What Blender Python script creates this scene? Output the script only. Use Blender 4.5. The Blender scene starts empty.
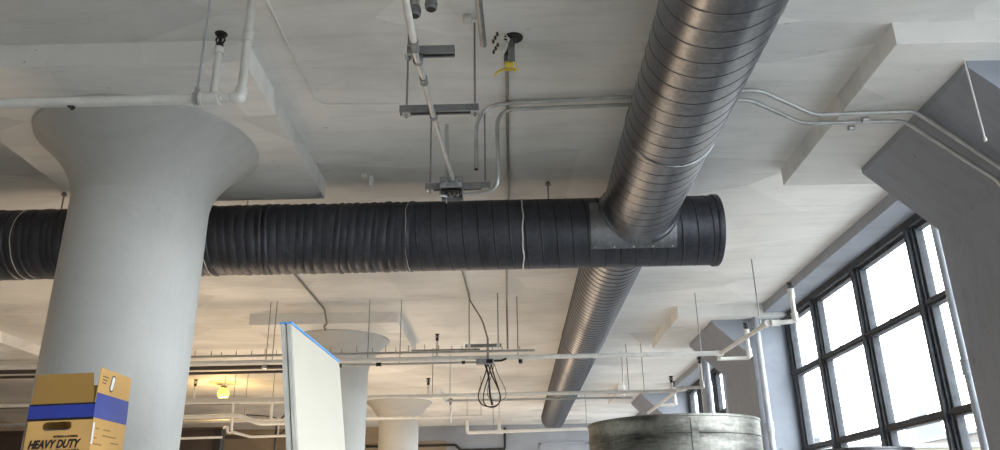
import bpy, math, random
from math import pi, sin, cos, tan, radians
from mathutils import Vector, Matrix

random.seed(7)
EYE = 1.6                                  # eye height above the floor; coordinates below are relative to the eye, the floor is at -EYE
CEIL, DROP, FLOOR = 2.6, 2.455, -EYE
C = bpy.context.scene.collection

# ------------------------------------------------------------------ materials
def new_mat(name):
    m = bpy.data.materials.new(name); m.use_nodes = True
    nt = m.node_tree; nt.nodes.clear()
    out = nt.nodes.new('ShaderNodeOutputMaterial'); b = nt.nodes.new('ShaderNodeBsdfPrincipled')
    nt.links.new(b.outputs[0], out.inputs[0])
    return m, nt, b

def noise(nt, scale, detail=4, vec=None, stretch=None, rough=.55):
    tc = nt.nodes.new('ShaderNodeTexCoord'); n = nt.nodes.new('ShaderNodeTexNoise')
    n.inputs['Scale'].default_value = scale; n.inputs['Detail'].default_value = detail; n.inputs['Roughness'].default_value = rough
    if stretch:
        mp = nt.nodes.new('ShaderNodeMapping'); mp.inputs['Scale'].default_value = stretch
        nt.links.new(tc.outputs['Object'], mp.inputs[0]); nt.links.new(mp.outputs[0], n.inputs['Vector'])
    else:
        nt.links.new(tc.outputs['Object'], n.inputs['Vector'])
    return n.outputs['Fac']

def ramp(nt, fac, stops):
    r = nt.nodes.new('ShaderNodeValToRGB'); e = r.color_ramp.elements
    while len(e) < len(stops): e.new(.5)
    for el, (p, c) in zip(e, stops): el.position = p; el.color = (*c, 1)
    nt.links.new(fac, r.inputs[0]); return r.outputs[0]

def mixc(nt, a, b, fac, mode='MIX'):
    m = nt.nodes.new('ShaderNodeMix'); m.data_type = 'RGBA'; m.blend_type = mode
    for s, v in ((6, a), (7, b)):
        if isinstance(v, tuple): m.inputs[s].default_value = (*v, 1)
        else: nt.links.new(v, m.inputs[s])
    if isinstance(fac, float): m.inputs[0].default_value = fac
    else: nt.links.new(fac, m.inputs[0])
    return m.outputs[2]

def bump(nt, b, h, strength=.3, dist=.01):
    n = nt.nodes.new('ShaderNodeBump'); n.inputs['Strength'].default_value = strength; n.inputs['Distance'].default_value = dist
    nt.links.new(h, n.inputs['Height']); nt.links.new(n.outputs[0], b.inputs['Normal'])

def sc(c, k): return tuple(min(1, v * k) for v in c)

def flat(name, col, rough=.5, metal=0.0, var=.12, scale=12, bmp=.15):
    m, nt, b = new_mat(name)
    f = noise(nt, scale)
    c = ramp(nt, f, [(.3, sc(col, 1 - var)), (.7, sc(col, 1 + var))])
    nt.links.new(c, b.inputs['Base Color'])
    b.inputs['Roughness'].default_value = rough; b.inputs['Metallic'].default_value = metal
    if bmp: bump(nt, b, f, bmp, .004)
    return m

def painted_concrete(name, col, dirt=.22, patch=.14, rough=.7, boards=True, spots=True):
    m, nt, b = new_mat(name)
    big = noise(nt, .55, 5); c = ramp(nt, big, [(.38, sc(col, 1 - patch)), (.5, col), (.62, sc(col, 1 + patch * .6))])
    # repair patches with crisp borders
    pv = nt.nodes.new('ShaderNodeTexVoronoi'); pv.inputs['Scale'].default_value = .75; pv.feature = 'F1'
    tc = nt.nodes.new('ShaderNodeTexCoord'); mp = nt.nodes.new('ShaderNodeMapping'); mp.inputs['Scale'].default_value = (1.0, 1.7, 1)
    nt.links.new(tc.outputs['Object'], mp.inputs[0]); nt.links.new(mp.outputs[0], pv.inputs['Vector'])
    sep = nt.nodes.new('ShaderNodeSeparateColor'); nt.links.new(pv.outputs['Color'], sep.inputs[0])
    c = mixc(nt, c, ramp(nt, sep.outputs[0], [(.0, (1 - patch,) * 3), (.35, (1, 1, 1)), (.8, (1, 1, 1)), (.82, (1 + patch * .5,) * 3)]), 1.0, 'MULTIPLY')
    # streaky wear running along X
    st = noise(nt, 3.2, 6, stretch=(.45, 3.2, 1), rough=.7)
    c = mixc(nt, c, ramp(nt, st, [(.3, (1 - dirt * .55,) * 3), (.5, (1, 1, 1)), (.75, (1.03,) * 3)]), 1.0, 'MULTIPLY')
    if spots:
        sp = noise(nt, 9, 5, stretch=(.6, 2.4, 1), rough=.75)
        c = mixc(nt, c, ramp(nt, sp, [(.315, (.35, .33, .3)), (.335, (1, 1, 1))]), .8, 'MULTIPLY')
    nt.links.new(c, b.inputs['Base Color']); b.inputs['Roughness'].default_value = rough
    fine = noise(nt, 22, 6, stretch=(.6, 1.6, 1))
    h = nt.nodes.new('ShaderNodeMath'); h.operation = 'MULTIPLY_ADD'
    nt.links.new(fine, h.inputs[0]); h.inputs[1].default_value = .35; nt.links.new(st, h.inputs[2])
    if boards:
        w = nt.nodes.new('ShaderNodeTexWave'); w.wave_type = 'BANDS'; w.bands_direction = 'Y'; w.wave_profile = 'SAW'
        w.inputs['Scale'].default_value = .36; w.inputs['Distortion'].default_value = .25; w.inputs['Detail Scale'].default_value = .6
        nt.links.new(tc.outputs['Object'], w.inputs['Vector'])
        h2 = nt.nodes.new('ShaderNodeMath'); h2.operation = 'MULTIPLY_ADD'
        nt.links.new(w.outputs['Fac'], h2.inputs[0]); h2.inputs[1].default_value = .5; nt.links.new(h.outputs[0], h2.inputs[2])
        bump(nt, b, h2.outputs[0], .5, .012)
    else:
        bump(nt, b, h.outputs[0], .35, .012)
    return m

def galvanized(name, col, rough=.34, axis='Y', streak=.25, spangle=.12):
    m, nt, b = new_mat(name)
    st = noise(nt, 2.2, 6, stretch={'Y': (1, 6, 1), 'X': (6, 1, 1), 'Z': (1, 1, 7)}[axis], rough=.65)
    c = ramp(nt, st, [(.3, sc(col, 1 - streak)), (.55, col), (.75, sc(col, 1 + streak * .6))])
    v = nt.nodes.new('ShaderNodeTexVoronoi'); v.inputs['Scale'].default_value = 55
    tc = nt.nodes.new('ShaderNodeTexCoord'); nt.links.new(tc.outputs['Object'], v.inputs['Vector'])
    s = nt.nodes.new('ShaderNodeSeparateColor'); nt.links.new(v.outputs['Color'], s.inputs[0])
    c = mixc(nt, c, ramp(nt, s.outputs[0], [(0, (1 - spangle,) * 3), (1, (1 + spangle,) * 3)]), 1.0, 'MULTIPLY')
    nt.links.new(c, b.inputs['Base Color']); b.inputs['Metallic'].default_value = 1.0
    rr = nt.nodes.new('ShaderNodeMapRange'); nt.links.new(st, rr.inputs[0]); rr.inputs[3].default_value = rough - .07; rr.inputs[4].default_value = rough + .1
    nt.links.new(rr.outputs[0], b.inputs['Roughness'])
    bump(nt, b, st, .12, .006)
    return m

M = {}
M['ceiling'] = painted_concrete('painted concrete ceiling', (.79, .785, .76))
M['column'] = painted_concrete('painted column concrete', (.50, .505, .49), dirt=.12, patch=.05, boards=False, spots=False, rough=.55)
M['bluegrey'] = painted_concrete('blue grey paint', (.29, .315, .365), dirt=.25, patch=.06, boards=False)
M['wallblue'] = painted_concrete('blue grey wall paint', (.30, .335, .385), dirt=.2, patch=.08, boards=False, spots=False)
M['wallwarm'] = painted_concrete('aged brown wall paint', (.30, .235, .165), dirt=.3, patch=.15, boards=False)
M['floor'] = painted_concrete('worn floor', (.32, .315, .305), dirt=.4, patch=.2, boards=False)
M['duct'] = galvanized('galvanized spiral duct', (.25, .26, .285), .33, 'Y', .12)
M['duct_dark'] = galvanized('dark galvanized duct', (.105, .11, .13), .5, 'X', .3, .08)
M['seam'] = galvanized('duct seam', (.13, .13, .14), .45, 'Y')
M['seam_dark'] = galvanized('dark duct seam', (.06, .062, .07), .5, 'X')
M['patch'] = galvanized('saddle plate', (.30, .31, .33), .45, 'X')
M['drum'] = galvanized('stained galvanized drum', (.25, .25, .23), .5, 'Z', .85, .15)
M['drum_dark'] = galvanized('dull galvanized drum', (.20, .20, .21), .5, 'Z', .4)
M['tape'] = flat('foil tape', (.75, .74, .72), .5)
M['wire'] = flat('thin white wire', (.7, .68, .62), .5)
M['steel'] = flat('conduit steel', (.52, .53, .53), .35, .85, .15)
M['strut'] = flat('strut channel steel', (.26, .27, .28), .45, .8, .2)
M['rod'] = flat('threaded rod', (.30, .29, .27), .5, .7)
M['whitepipe'] = flat('white painted pipe', (.70, .695, .665), .4, 0, .08)
M['greypipe'] = flat('grey painted pipe', (.42, .45, .50), .38, 0, .1)
M['darkpipe'] = flat('dark iron pipe', (.07, .06, .055), .5, .3)
M['black'] = flat('black rubber', (.012, .012, .013), .5)
M['box'] = flat('electrical box steel', (.36, .38, .40), .45, .7, .3, 30)
M['frame'] = flat('window frame paint', (.065, .07, .08), .6, 0, .25)
for n_ in M['frame'].node_tree.nodes:
    if n_.type == 'BSDF_PRINCIPLED': n_.inputs['Specular IOR Level'].default_value = .15
M['yellow'] = flat('yellow tape', (.80, .62, .06), .5)
M['white'] = flat('white board face', (.54, .51, .435), .45, 0, .02, 3, 0)
M['whiteedge'] = flat('board edge', (.55, .55, .52), .5)
M['bluetape'] = flat('blue painters tape', (.10, .36, .80), .55)
M['kraft'] = flat('kraft cardboard', (.62, .37, .125), .7, 0, .07, 6, .05)
M['kraftin'] = flat('inner cardboard', (.34, .195, .05), .8, 0, .06, 6, .05)
M['boxblue'] = flat('carton blue ink', (.03, .05, .30), .45, 0, .1, 5, 0)
M['ink'] = flat('black ink', (.015, .014, .014), .5, 0, .05, 5, 0)
M['paper'] = flat('white ink', (.85, .83, .80), .6)
M['beige'] = flat('beige parapet', (.14, .13, .10), .8, 0, .05, .3)
M['pale'] = flat('pale distant stone', (.112, .115, .12), .9, 0, .02, .3, 0)
M['brown'] = flat('brick building', (.085, .075, .07), .8, 0, .1, 2)
M['winpane'] = flat('distant windows', (.085, .088, .095), .6, 0, .05, 2, 0)
M['darkwood'] = flat('dark stained boards', (.045, .032, .024), .6, 0, .25, 4)
M['street'] = flat('street grey', (.22, .22, .22), .9, 0, .1, .1)
M['shade'] = flat('ceramic lamp canopy', (.70, .62, .45), .5)
m, nt, b = new_mat('lit globe'); b.inputs['Base Color'].default_value = (1, .85, .35, 1)
b.inputs['Emission Color'].default_value = (1, .66, .07, 1); b.inputs['Emission Strength'].default_value = 1.3; M['globe'] = m
m = bpy.data.materials.new('window glass'); m.use_nodes = True; nt = m.node_tree; nt.nodes.clear()
o_ = nt.nodes.new('ShaderNodeOutputMaterial'); mx = nt.nodes.new('ShaderNodeMixShader'); tr = nt.nodes.new('ShaderNodeBsdfTransparent'); gl = nt.nodes.new('ShaderNodeBsdfGlossy')
lw = nt.nodes.new('ShaderNodeLayerWeight'); lw.inputs['Blend'].default_value = .5; pw = nt.nodes.new('ShaderNodeMath'); pw.operation = 'POWER'; pw.inputs[1].default_value = 5
ad = nt.nodes.new('ShaderNodeMath'); ad.operation = 'MULTIPLY_ADD'; ad.inputs[1].default_value = .6; ad.inputs[2].default_value = .03
nt.links.new(lw.outputs['Facing'], pw.inputs[0]); nt.links.new(pw.outputs[0], ad.inputs[0]); gl.inputs['Roughness'].default_value = .02; tr.inputs[0].default_value = (.97, .985, .985, 1)
nt.links.new(ad.outputs[0], mx.inputs[0]); nt.links.new(tr.outputs[0], mx.inputs[1]); nt.links.new(gl.outputs[0], mx.inputs[2]); nt.links.new(mx.outputs[0], o_.inputs[0]); M['glass'] = m

# ------------------------------------------------------------------ mesh builder
class MB:
    def __init__(s): s.v = []; s.f = []; s.m = []
    def add(s, vs, fs, mi=0):
        k = len(s.v); s.v += [tuple(v) for v in vs]
        for f in fs: s.f.append(tuple(k + i for i in f)); s.m.append(mi)
        return s
    def box(s, x0, x1, y0, y1, z0, z1, mi=0, mat=None, bev=0):
        if bev:
            # chamfered box: inset corners
            b = bev; P = []
            import itertools
            for sx, sy, sz in itertools.product((0, 1), repeat=3):
                X, Y, Z = (x0, x1)[sx], (y0, y1)[sy], (z0, z1)[sz]
                dx, dy, dz = (b, -b)[sx], (b, -b)[sy], (b, -b)[sz]
                P += [(X, Y + dy, Z + dz), (X + dx, Y, Z + dz), (X + dx, Y + dy, Z)]
            idx = lambda sx, sy, sz, a: (sx * 4 + sy * 2 + sz) * 3 + a
            F = []
            for q in (0, 1):
                F += [[idx(q, 0, 0, 0), idx(q, 1, 0, 0), idx(q, 1, 1, 0), idx(q, 0, 1, 0)], [idx(0, q, 0, 1), idx(1, q, 0, 1), idx(1, q, 1, 1), idx(0, q, 1, 1)], [idx(0, 0, q, 2), idx(1, 0, q, 2), idx(1, 1, q, 2), idx(0, 1, q, 2)]]
                for r in (0, 1):
                    F += [[idx(q, r, 0, 0), idx(q, r, 1, 0), idx(q, r, 1, 1), idx(q, r, 0, 1)], [idx(q, 0, r, 0), idx(q, 1, r, 0), idx(q, 1, r, 2), idx(q, 0, r, 2)], [idx(0, q, r, 1), idx(1, q, r, 1), idx(1, q, r, 2), idx(0, q, r, 2)]]
                    for t in (0, 1): F.append([idx(q, r, t, a) for a in (0, 1, 2)])
        else:
            P = [(x, y, z) for x in (x0, x1) for y in (y0, y1) for z in (z0, z1)]
            F = [(0, 1, 3, 2), (4, 6, 7, 5), (0, 4, 5, 1), (2, 3, 7, 6), (0, 2, 6, 4), (1, 5, 7, 3)]
        if mat: P = [tuple(mat @ Vector(p)) for p in P]
        return s.add(P, F, mi)
    def prism(s, poly, d0, d1, axis='Y', mi=0):
        # poly in the two other axes, extruded along axis
        def mk(a, b, d): return {'X': (d, a, b), 'Y': (a, d, b), 'Z': (a, b, d)}[axis]
        n = len(poly); P = [mk(a, b, d0) for a, b in poly] + [mk(a, b, d1) for a, b in poly]
        return s.add(P, [tuple(range(n)), tuple(range(2 * n - 1, n - 1, -1))] + [(i, (i + 1) % n, n + (i + 1) % n, n + i) for i in range(n)], mi)
    def lathe(s, prof, c=(0, 0, 0), axis='Z', n=48, mi=0, caps=True):
        P = []
        for r, h in prof:
            for k in range(n):
                a = 2 * pi * k / n
                u, v = r * cos(a), r * sin(a)
                P.append({'Z': (c[0] + u, c[1] + v, c[2] + h), 'X': (c[0] + h, c[1] + u, c[2] + v), 'Y': (c[0] + u, c[1] + h, c[2] + v)}[axis])
        m = len(prof); F = [(i * n + k, i * n + (k + 1) % n, (i + 1) * n + (k + 1) % n, (i + 1) * n + k) for i in range(m - 1) for k in range(n)]
        if caps: F += [tuple(range(n)), tuple((m - 1) * n + k for k in range(n))]
        return s.add(P, F, mi)
    def tube(s, pts, r, n=12, bend=0, mi=0, caps=True):
        pts = [Vector(p) for p in pts]
        if bend and len(pts) > 2:
            q = [pts[0]]
            for i in range(1, len(pts) - 1):
                a, b_, c_ = pts[i - 1], pts[i], pts[i + 1]
                d = min(bend[i - 1] if isinstance(bend, list) else bend, (a - b_).length * .45, (c_ - b_).length * .45)
                p0 = b_ + (a - b_).normalized() * d; p1 = b_ + (c_ - b_).normalized() * d
                for k in range(7):
                    t = k / 6; q.append(p0 * (1 - t) ** 2 + b_ * 2 * t * (1 - t) + p1 * t * t)
            q.append(pts[-1]); pts = q
        P = []; N = None
        for i, p in enumerate(pts):
            d = (pts[min(i + 1, len(pts) - 1)] - pts[max(i - 1, 0)]).normalized()
            if N is None: N = d.orthogonal().normalized()
            N = (N - d * N.dot(d)).normalized(); B = d.cross(N)
            for k in range(n):
                a = 2 * pi * k / n; P.append(p + N * r * cos(a) + B * r * sin(a))
        m = len(pts); F = [(i * n + k, i * n + (k + 1) % n, (i + 1) * n + (k + 1) % n, (i + 1) * n + k) for i in range(m - 1) for k in range(n)]
        if caps: F += [tuple(range(n)), tuple((m - 1) * n + k for k in range(n))]
        return s.add(P, F, mi)
    def spiral(s, axis, c, r, a0, a1, pitch, n=64, seam=.004, width=.014, rib=.0012, twist=1, ph=0.0):
        # spiral lock-seam duct skin; material 1 on the seam
        offs = [(0, 0), (.003, seam), (width - .003, seam), (width, 0), (width + .006, 0)] + ([(pitch * .36, 0), (pitch * .40, rib), (pitch * .44, 0), (pitch * .68, 0), (pitch * .72, rib), (pitch * .76, 0)] if rib else []) + [(pitch - .006, 0)]
        rows = []; k0 = int(-1); k1 = int((a1 - a0) / pitch) + 3 + abs(twist)
        for k in range(k0 - 1 - (abs(twist) if twist > 0 else 0), k1):
            for j, (o, h) in enumerate(offs): rows.append((a0 + ph + k * pitch + o, h, j))
        P = []
        for sv, h, j in rows:
            for q in range(n):
                a = 2 * pi * q / n; x = sv + twist * pitch * q / n
                hh = h if a0 < x < a1 else 0
                x = min(max(x, a0), a1); R_ = r + hh; u, v = R_ * cos(a), R_ * sin(a)
                P.append((c[0] + u, x, c[1] + v) if axis == 'Y' else (x, c[0] + u, c[1] + v))
        F = []; mi = []; per = len(offs)
        I = 1 if axis == 'Y' else 0
        for i in range(len(rows) - 1):
            for q in range(n):
                q2 = (q + 1) % n; i2 = i - 0
                if q2 == 0:
                    ra, rb = i + per * twist, i + 1 + per * twist
                    if not (0 <= ra < len(rows) and 0 <= rb < len(rows)): continue
                else: ra, rb = i, i + 1
                f = (i * n + q, ra * n + q2, rb * n + q2, (i + 1) * n + q)
                xs = [P[t][I] for t in f]
                if max(xs) - min(xs) < 1e-6: continue
                F.append(f); mi.append(1 if rows[i][2] in (0, 1, 2) and 0 else (1 if rows[i][2] in (0, 1, 2) else 0))
        k = len(s.v); s.v += P
        for f, m_ in zip(F, mi): s.f.append(tuple(k + t for t in f)); s.m.append(m_)
        return s
    def build(s, name, mats, parent=None, smooth=True, label=None, loc=None):
        if not isinstance(mats, (list, tuple)): mats = [mats]
        used = sorted({i for f in s.f for i in f}); mp = {o: i for i, o in enumerate(used)}
        vs = [Vector(s.v[i]) for i in used]
        if loc is None:
            xs = [v.x for v in vs]; ys = [v.y for v in vs]; zs = [v.z for v in vs]
            loc = ((min(xs) + max(xs)) / 2, (min(ys) + max(ys)) / 2, min(zs))
        loc = Vector(loc)
        me = bpy.data.meshes.new(name)
        me.from_pydata([v - loc for v in vs], [], [tuple(mp[i] for i in f) for f in s.f])
        for m_ in mats: me.materials.append(M[m_] if isinstance(m_, str) else m_)
        me.polygons.foreach_set('material_index', s.m)
        me.update()
        import bmesh
        bm = bmesh.new(); bm.from_mesh(me); bmesh.ops.recalc_face_normals(bm, faces=bm.faces); bm.to_mesh(me); bm.free()
        if smooth:
            me.polygons.foreach_set('use_smooth', [True] * len(me.polygons)); me.set_sharp_from_angle(angle=radians(38))
        o = bpy.data.objects.new(name, me); C.objects.link(o)
        if parent is not None:
            o.parent = parent; o.location = loc - WL[parent.name]
        else: o.location = loc
        WL[o.name] = loc
        if label: o['label'] = label
        return o

WL = {}
def empty(name, loc):
    o = bpy.data.objects.new(name, None); C.objects.link(o); o.location = loc; o.empty_display_size = .1; WL[o.name] = Vector(loc); return o
def thing(o, label, cat, group=None, kind=None):
    o['label'] = label; o['category'] = cat
    if group: o['group'] = group
    if kind: o['kind'] = kind
    return o
def struct(o): o['kind'] = 'structure'; return o

# ------------------------------------------------------------------ the setting
XW, XB, XL = 3.15, 3.30, -13.0            # pilaster face, lintel face, left wall
Y0, YF = -8.6, 23.0
struct(MB().box(XL - .2, 4.0, Y0, YF + .2, CEIL, CEIL + .3).build('ceiling', 'ceiling', smooth=False, loc=(0, 0, CEIL)))
struct(MB().box(XL - .2, 4.0, Y0, YF + .2, FLOOR - .2, FLOOR).build('floor', 'floor', smooth=False, loc=(0, 0, FLOOR)))
struct(MB().box(XL - .2, XL, Y0, YF, FLOOR, CEIL).build('wall_left', 'wallwarm', smooth=False))
struct(MB().box(XL - .2, 4.0, Y0 - .2, Y0, FLOOR, CEIL).build('wall_back', 'wallwarm', smooth=False))
fw_ = struct(MB().box(-3.3, 3.9, YF, YF + .2, FLOOR, CEIL).build('wall_front', 'wallblue', smooth=False))
struct(MB().box(XL, -3.3, YF, YF + .2, FLOOR, CEIL).build('wall_front_left', 'wallwarm', smooth=False))

HEAD, SILL = 2.49, -.75
GX = 3.62
bays = [(-8.5, -2.27), (-.80, 3.93), (5.40, 10.15), (11.62, 16.36), (17.83, 22.6)]
w = MB()
w.box(XB, 3.80, Y0, YF, HEAD, CEIL)                  # lintel beam
w.box(3.45, 3.95, Y0, YF, FLOOR, SILL)               # spandrel under the sills
w.box(3.40, 3.97, Y0, YF, SILL, SILL + .05)
struct(w.build('wall_right', 'bluegrey', smooth=False, loc=(3.6, 0, FLOOR)))

RAILS = [1.715, .785, -.145]
def window(n, y0, y1):
    H, R_ = 2.42, SILL + .12
    f = MB(); N = 4; L_ = y1 - y0; ys_ = [y0] + [y0 + L_ * q for q in (.270, .523, .780)] + [y1]
    f.box(GX - .02, GX + .12, y0, y1, H, HEAD)                    # head
    f.box(GX + .03, GX + .10, y0, y1, H - .035, H)
    f.box(GX - .02, GX + .12, y0, y1, SILL + .05, R_)
    for k in range(N + 1):
        y = ys_[k]
        lo, hi = (0 if k == 0 else .055), (0 if k == N else .055)
        if k in (0, N): lo, hi = ((0, .10) if k == 0 else (.10, 0))
        f.box(GX, GX + .11, y - lo, y + hi, SILL + .05, H)        # mullion body
        if 0 < k < N:
            f.box(GX - .035, GX + .005, y - .022, y + .022, SILL + .05, H, bev=.004)
            f.box(GX + .02, GX + .09, y - .085, y + .085, SILL + .05, H, bev=.005)
        else:
            s_ = 1 if k == 0 else -1
            f.box(GX + .02, GX + .09, *(sorted((y, y + s_ * .135))), SILL + .05, H, bev=.005)
    for z in RAILS:
        f.box(GX + .01, GX + .10, y0, y1, z - .035, z + .035, bev=.005)
        f.box(GX - .012, GX + .02, y0, y1, z - .012, z + .018)
        for k in range(N):                                         # catches on the rails
            y = (ys_[k] + ys_[k + 1]) / 2; f.box(GX - .02, GX + .01, y - .02, y + .02, z + .018, z + .028)
    o = struct(f.build('window_%d' % n, 'frame', smooth=False, loc=(GX + .07, (y0 + y1) / 2, SILL)))
    g = MB()
    zs = [R_] + RAILS[::-1] + [H]
    for k in range(N):
        for a, b_ in zip(zs, zs[1:]):
            g.box(GX + .06, GX + .066, ys_[k] + .05, ys_[k + 1] - .05, a, b_)
    g.build('window_pane', 'glass', o, smooth=False)
for i, (a, b_) in enumerate(bays): window(i + 1, a, b_)

# far wall details: big panel frame, black and white conduits
d = MB(); d.box(.75, .81, YF - .05, YF, FLOOR, 2.08); d.box(2.05, 2.11, YF - .05, YF, FLOOR, 2.08); d.box(.75, 2.11, YF - .05, YF, 2.03, 2.10); d.box(.81, 2.05, YF - .02, YF, FLOOR, 2.03)
struct(d.build('door_1', 'wallblue', smooth=False))
struct(MB().box(-3.3, -1.9, YF - .04, YF, 1.6, 2.18).build('trim_1', 'wallwarm', smooth=False))

# ------------------------------------------------------------------ columns
def round_column(x, y, label, dh=.975):
    t = empty('concrete_column', (x, y, FLOOR))
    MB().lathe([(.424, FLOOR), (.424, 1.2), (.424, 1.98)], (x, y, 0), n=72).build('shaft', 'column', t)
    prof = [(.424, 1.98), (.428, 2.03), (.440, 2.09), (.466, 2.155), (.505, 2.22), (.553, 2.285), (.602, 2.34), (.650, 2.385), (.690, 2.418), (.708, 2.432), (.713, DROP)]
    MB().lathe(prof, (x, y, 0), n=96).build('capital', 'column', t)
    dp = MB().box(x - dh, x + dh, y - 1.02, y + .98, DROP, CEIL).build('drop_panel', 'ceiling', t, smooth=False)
    thing(t, label, 'column', 'round mushroom columns', 'thing'); return t
round_column(-2.45, 4.78, 'thick pale grey round concrete column with flared top behind the cardboard carton')
round_column(-2.45, 10.95, 'round grey concrete column with flared top, partly hidden behind the leaning white board')
round_column(-2.45, 17.15, 'cream round concrete column with flared capital standing before the far blue-grey wall')
round_column(-8.12, 11.1, 'round column behind the nearest column, only the warm-lit edge of its ceiling slab showing', .975)

def pilaster(yc, ye0, ye1, label):
    t = empty('wall_column', (XW + .3, yc, FLOOR)); a, b_ = yc - .735, yc + .735
    MB().box(XW, 3.78, a, b_, FLOOR, 1.95).build('shaft', 'bluegrey', t, smooth=False)
    MB().prism([(XW, 1.95), (3.78, 1.95), (3.78, DROP), (2.68, DROP), (2.68, DROP - .045)], a, b_, 'Y').build('capital', 'bluegrey', t, smooth=False)
    MB().box(2.19, 3.94, ye0, ye1, DROP, CEIL).build('drop_panel', 'ceiling', t, smooth=False)
    thing(t, label, 'column', 'blue-grey wall columns', 'thing'); return t
pilaster(4.665, 3.74, 5.70, 'nearest blue-grey wall column with sloping bracket top beside the big window, conduits crossing it')
pilaster(10.885, 9.94, 11.95, 'blue-grey wall column with bracket top rising behind the large galvanized duct section')
pilaster(17.10, 16.15, 18.1, 'farthest blue-grey wall column, its small bracket peeking above the large duct section')

# ------------------------------------------------------------------ ducts
DZ = 2.146
NX, NZ, NR = 1.019, 2.267, .277
nd = empty('near_round_duct', (NX, 2.6, NZ - NR))
MB().spiral('Y', (NX, NZ), NR, -1.2, 5.45, .127, ph=.03, twist=-4, seam=.0022, width=.009, rib=0.0).build('duct_skin', ['duct', 'seam'], nd)
MB().lathe([(NR, -.016), (NR + .007, -.014), (NR + .009, 0), (NR + .007, .014), (NR, .016)], (NX, 4.30, NZ), 'Y', 72, caps=False).build('coupling_band', 'patch', nd, label='bright joint ring around the duct')
def saddle_collar():
    # flared mouth whose rim lies on the cross duct's skin (radius .285, axis along X at Y 5.85)
    n = 72; P = []; F = []; rings = [(NR, None), (NR + .002, .07), (NR + .010, .03), (NR + .022, .006), (NR + .030, .002), (NR + .034, .006), (NR + .037, 0)]
    for r, off in rings:
        for k in range(n):
            a = 2 * pi * k / n; x = NX + r * cos(a); z = NZ + r * sin(a)
            dz = min(abs(z - DZ), .284); ys = 5.85 - math.sqrt(.287 ** 2 - dz * dz)
            P.append((x, 5.36 if off is None else ys - off, z))
    for i in range(len(rings) - 1):
        for k in range(n): F.append((i * n + k, i * n + (k + 1) % n, (i + 1) * n + (k + 1) % n, (i + 1) * n + k))
    return MB().add(P, F)
saddle_collar().build('saddle_collar', 'duct', nd, label='flared collar where the duct enters the dark one')
thing(nd, 'grey metal spiral duct running overhead toward the camera, joined to the dark cross duct', 'duct')

FX, FZ, FR = .955, 2.262, .272
fd = empty('far_round_duct', (FX, 12, FZ - FR))
MB().spiral('Y', (FX, FZ), FR, 5.95, 18.7, .12, ph=.05, twist=-1).build('duct_skin', ['duct', 'seam'], fd)
MB().lathe([(FR, -.015), (FR + .008, -.012), (FR + .009, 0), (FR + .008, .012), (FR, .015)], (FX, 10.2, FZ), 'Y', 64, caps=False).build('coupling_band', 'duct', fd)
MB().lathe([(FR, 0), (FR + .009, .0), (FR + .009, .04), (.20, .05), (.01, .05)], (FX, 18.7, FZ), 'Y', 64, caps=True).build('end_cap', 'duct', fd)
thing(fd, 'grey metal spiral duct receding beyond the dark cross duct toward the far blue-grey wall', 'duct')

cd = empty('cross_duct', (-1.5, 5.85, DZ - .28))
wr = MB(); prof = []; x = -6.2
rr = random.Random(3)
while x < -.80:
    wd = rr.choice([.045, .06, .075, .09]); dp_ = rr.uniform(.003, .009)
    prof += [(.276, x), (.276 + dp_, x + wd * .25), (.278 + dp_ * .9, x + wd * .7), (.276, x + wd * .93)]; x += wd
n = 64; P = []
for i, (r_, h) in enumerate(prof):
    ph_ = rr.uniform(0, 6.28) if i % 4 == 0 else ph_
    for k in range(n):
        a = 2 * pi * k / n; q = r_ + .0015 * sin(3 * a + ph_); P.append((h + .010 * sin(a * 2 + h * 3) + .012 * sin(a + h), 5.85 + q * cos(a), DZ + q * sin(a)))
wr.add(P, [(i * n + k, i * n + (k + 1) % n, (i + 1) * n + (k + 1) % n, (i + 1) * n + k) for i in range(len(prof) - 1) for k in range(n)])
for i in range(len(wr.f)):                        # creases take the darker seam material
    if (i // n) % 4 == 3: wr.m[i] = 1
wr.build('wrinkled_duct_skin', ['duct_dark', 'seam_dark'], cd, label='wrinkled flexible dark duct covering')
MB().spiral('X', (5.85, DZ), .279, -.80, 1.64, .12, twist=1, seam=.0022, width=.010, rib=0.0, ph=.02).build('duct_skin', ['duct_dark', 'seam_dark'], cd)
MB().lathe([(.280, 1.61), (.288, 1.615), (.290, 1.63), (.288, 1.655), (.283, 1.66), (.276, 1.652), (.20, 1.646), (.01, 1.646)], (0, 5.85, DZ), 'X', 72).build('end_cap', 'duct_dark', cd)
def ring(x, r, w_, name, mat, wob=.0, seed=1, lab=None):
    rr = random.Random(seed); pr = []; ph = rr.uniform(0, 6); pts = []
    for k in range(73):
        a = 2 * pi * k / 72; dx = wob * (sin(5 * a + ph) + .6 * sin(11 * a)); pts.append((x + dx, 5.85 + r * cos(a), DZ + r * sin(a)))
    return MB().tube(pts, w_, 6, caps=False).build(name, mat, cd, label=lab)
ring(.11, .286, .0055, 'foil_tape_seam', 'tape', .004, 2, 'ragged white taped seam')
ring(-.79, .2845, .0022, 'wire_seam', 'wire', .004, 5)
ring(-2.36, .2855, .003, 'wire_seam', 'wire', .003, 6)
ring(-3.84, .2865, .003, 'wire_seam', 'wire', .002, 7)
pm = MB(); n = 20; th0, th1 = radians(180 - 34), radians(180 + 46)
P = []
for r_ in (.284, .2885):
    for k in range(n + 1):
        a = th0 + (th1 - th0) * k / n
        for x in (.63, 1.285): P.append((x, 5.85 + r_ * cos(a), DZ + r_ * sin(a)))
K = 2 * (n + 1); F = []
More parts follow.
